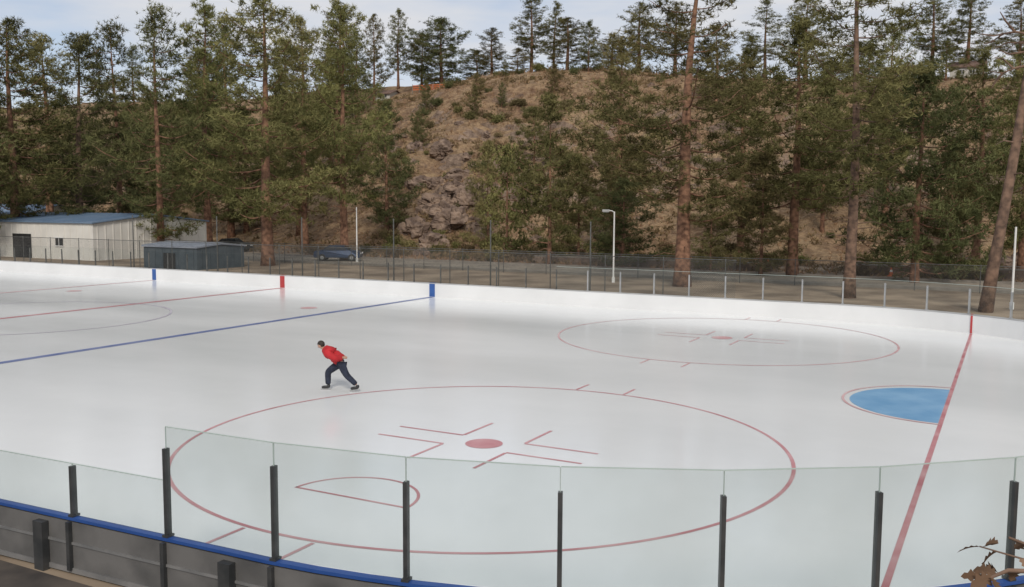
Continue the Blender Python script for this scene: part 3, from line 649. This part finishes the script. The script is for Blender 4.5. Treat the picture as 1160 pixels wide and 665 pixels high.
for j in range(nv+1):
    for i in range(nu):
        th=2*math.pi*i/nu; ph=math.radians(135)*j/nv*(1.0 if math.cos(th)<.35 else .56)
        p=Vector((math.sin(ph)*math.cos(th)*4.2,math.sin(ph)*math.sin(th)*3.9,math.cos(ph)*4.3)); p=Matrix.Rotation(math.radians(20),3,'Y')@p+hc
        hb.v.append(tuple(p*U))
for j in range(nv):
    for i in range(nu): hb.f.append((j*nu+i,j*nu+(i+1)%nu,(j+1)*nu+(i+1)%nu,(j+1)*nu+i)); hb.m.append(0)
add('hair',hb.mesh('hair',[M['hair']],True),PS)
def hs(name,nodes,edges,m,sub=1): skin(name,[(a+HX,b,c+HZ,r) for a,b,c,r in nodes],edges,m,PS,sub)
hs('nose',[(21.6,0,51.4,.5),(22.6,0,50.6,.5)],[(0,1)],M['skin'])
for s in(-1,1):
    hs('ear',[(18.4,s*3.4,51.6,.5),(18.2,s*3.8,50.6,.6)],[(0,1)],M['skin'])
    hs('eye',[(21.6,s*1.2,52.2,.35),(21.8,s*1.3,52.2,.35)],[(0,1)],M['black'])
hs('mouth',[(21.6,-.9,49.3,.3),(21.8,0,49.2,.3),(21.6,.9,49.3,.3)],[(0,1),(1,2)],M['red'])
def skate(ax,ay,az,tilt):
    skin('ice_skate',[(ax,ay,az+2,2.6),(ax-1.2,ay,az-1.2,2.1),(ax+4,ay,az-1.4+tilt*3,1.9),(ax+7.5,ay,az-1.8+tilt*7,1.4)],[(0,1),(1,2),(2,3)],M['black'],PS)
    mb=MB(); 
    def pt(x,z): return((ax+x)*U,(az+z+tilt*(x))*U)
    R=[pt(-3,-4.4),pt(8,-4.4),pt(8.5,-3.0),pt(-3,-3.0)]
    for s_ in(-.2,.2): mb.quad(*[(x,(ay+s_)*U,z) for x,z in R])
    mb.quad((R[0][0],(ay-.2)*U,R[0][1]),(R[1][0],(ay-.2)*U,R[1][1]),(R[1][0],(ay+.2)*U,R[1][1]),(R[0][0],(ay+.2)*U,R[0][1]))
    for x in(-1,5.5): mb.box(((ax+x)*U,(ay-.3)*U,(az-3.1+tilt*x)*U),((ax+x+1.5)*U,(ay+.3)*U,(az-1.5+tilt*x)*U))
    add('blade',mb.mesh('blade',[M['alu']]),PS)
skate(11,-4.3,4.4,0); skate(-23,5,5.6,-.13)
# ------------------------------------------------------------------ light
SUN_EL=math.radians(38); SUN_AZ=math.radians(150)
w=bpy.data.worlds.new('World'); sc.world=w; w.use_nodes=True; nt=w.node_tree; bg=nt.nodes['Background']; L=nt.links.new
sky=nt.nodes.new('ShaderNodeTexSky'); sky.sky_type='NISHITA'; sky.sun_disc=False; sky.sun_elevation=SUN_EL; sky.sun_rotation=SUN_AZ; sky.dust_density=2; sky.altitude=2000
tc=nt.nodes.new('ShaderNodeTexCoord'); mp=nt.nodes.new('ShaderNodeMapping'); mp.inputs['Scale'].default_value=(1.2,1.2,5); L(tc.outputs['Generated'],mp.inputs[0])
nz=nt.nodes.new('ShaderNodeTexNoise'); nz.inputs['Scale'].default_value=2.6; nz.inputs['Detail'].default_value=5; nz.inputs['Roughness'].default_value=.55; L(mp.outputs[0],nz.inputs['Vector'])
r=nt.nodes.new('ShaderNodeValToRGB'); r.color_ramp.elements[0].position=.36; r.color_ramp.elements[1].position=.60; r.color_ramp.elements[0].color=(.45,.45,.45,1); L(nz.outputs[0],r.inputs[0])
mx=nt.nodes.new('ShaderNodeMix'); mx.data_type='RGBA'; L(r.outputs[0],mx.inputs[0]); L(sky.outputs[0],mx.inputs[6]); mx.inputs[7].default_value=(6.5,6.6,6.9,1)
L(mx.outputs[2],bg.inputs['Color']); bg.inputs['Strength'].default_value=.110
sl=bpy.data.lights.new('sun','SUN'); sl.energy=2.1; sl.angle=math.radians(14); sl.color=(1,.92,.81); so=bpy.data.objects.new('sun',sl); COL.objects.link(so)
dv=Vector((math.sin(SUN_AZ)*math.cos(SUN_EL),math.cos(SUN_AZ)*math.cos(SUN_EL),math.sin(SUN_EL))); so.rotation_euler=dv.to_track_quat('Z','Y').to_euler()
# ------------------------------------------------------------------ camera
cd=bpy.data.cameras.new('camera'); cam=bpy.data.objects.new('camera',cd); COL.objects.link(cam); sc.camera=cam
cd.sensor_width=36; cd.lens=36*1061.2/1160; cd.clip_end=2000; cd.clip_start=.05
fw=Vector((math.sin(YAW)*math.cos(PITCH),math.cos(YAW)*math.cos(PITCH),-math.sin(PITCH))); r_=Vector((math.cos(YAW),-math.sin(YAW),0)); u_=r_.cross(fw)
r2=r_*math.cos(ROLL)+u_*math.sin(ROLL); u2=-r_*math.sin(ROLL)+u_*math.cos(ROLL)
mw=Matrix((( r2.x,u2.x,-fw.x,EYE.x),(r2.y,u2.y,-fw.y,EYE.y),(r2.z,u2.z,-fw.z,EYE.z),(0,0,0,1))); cam.matrix_world=mw
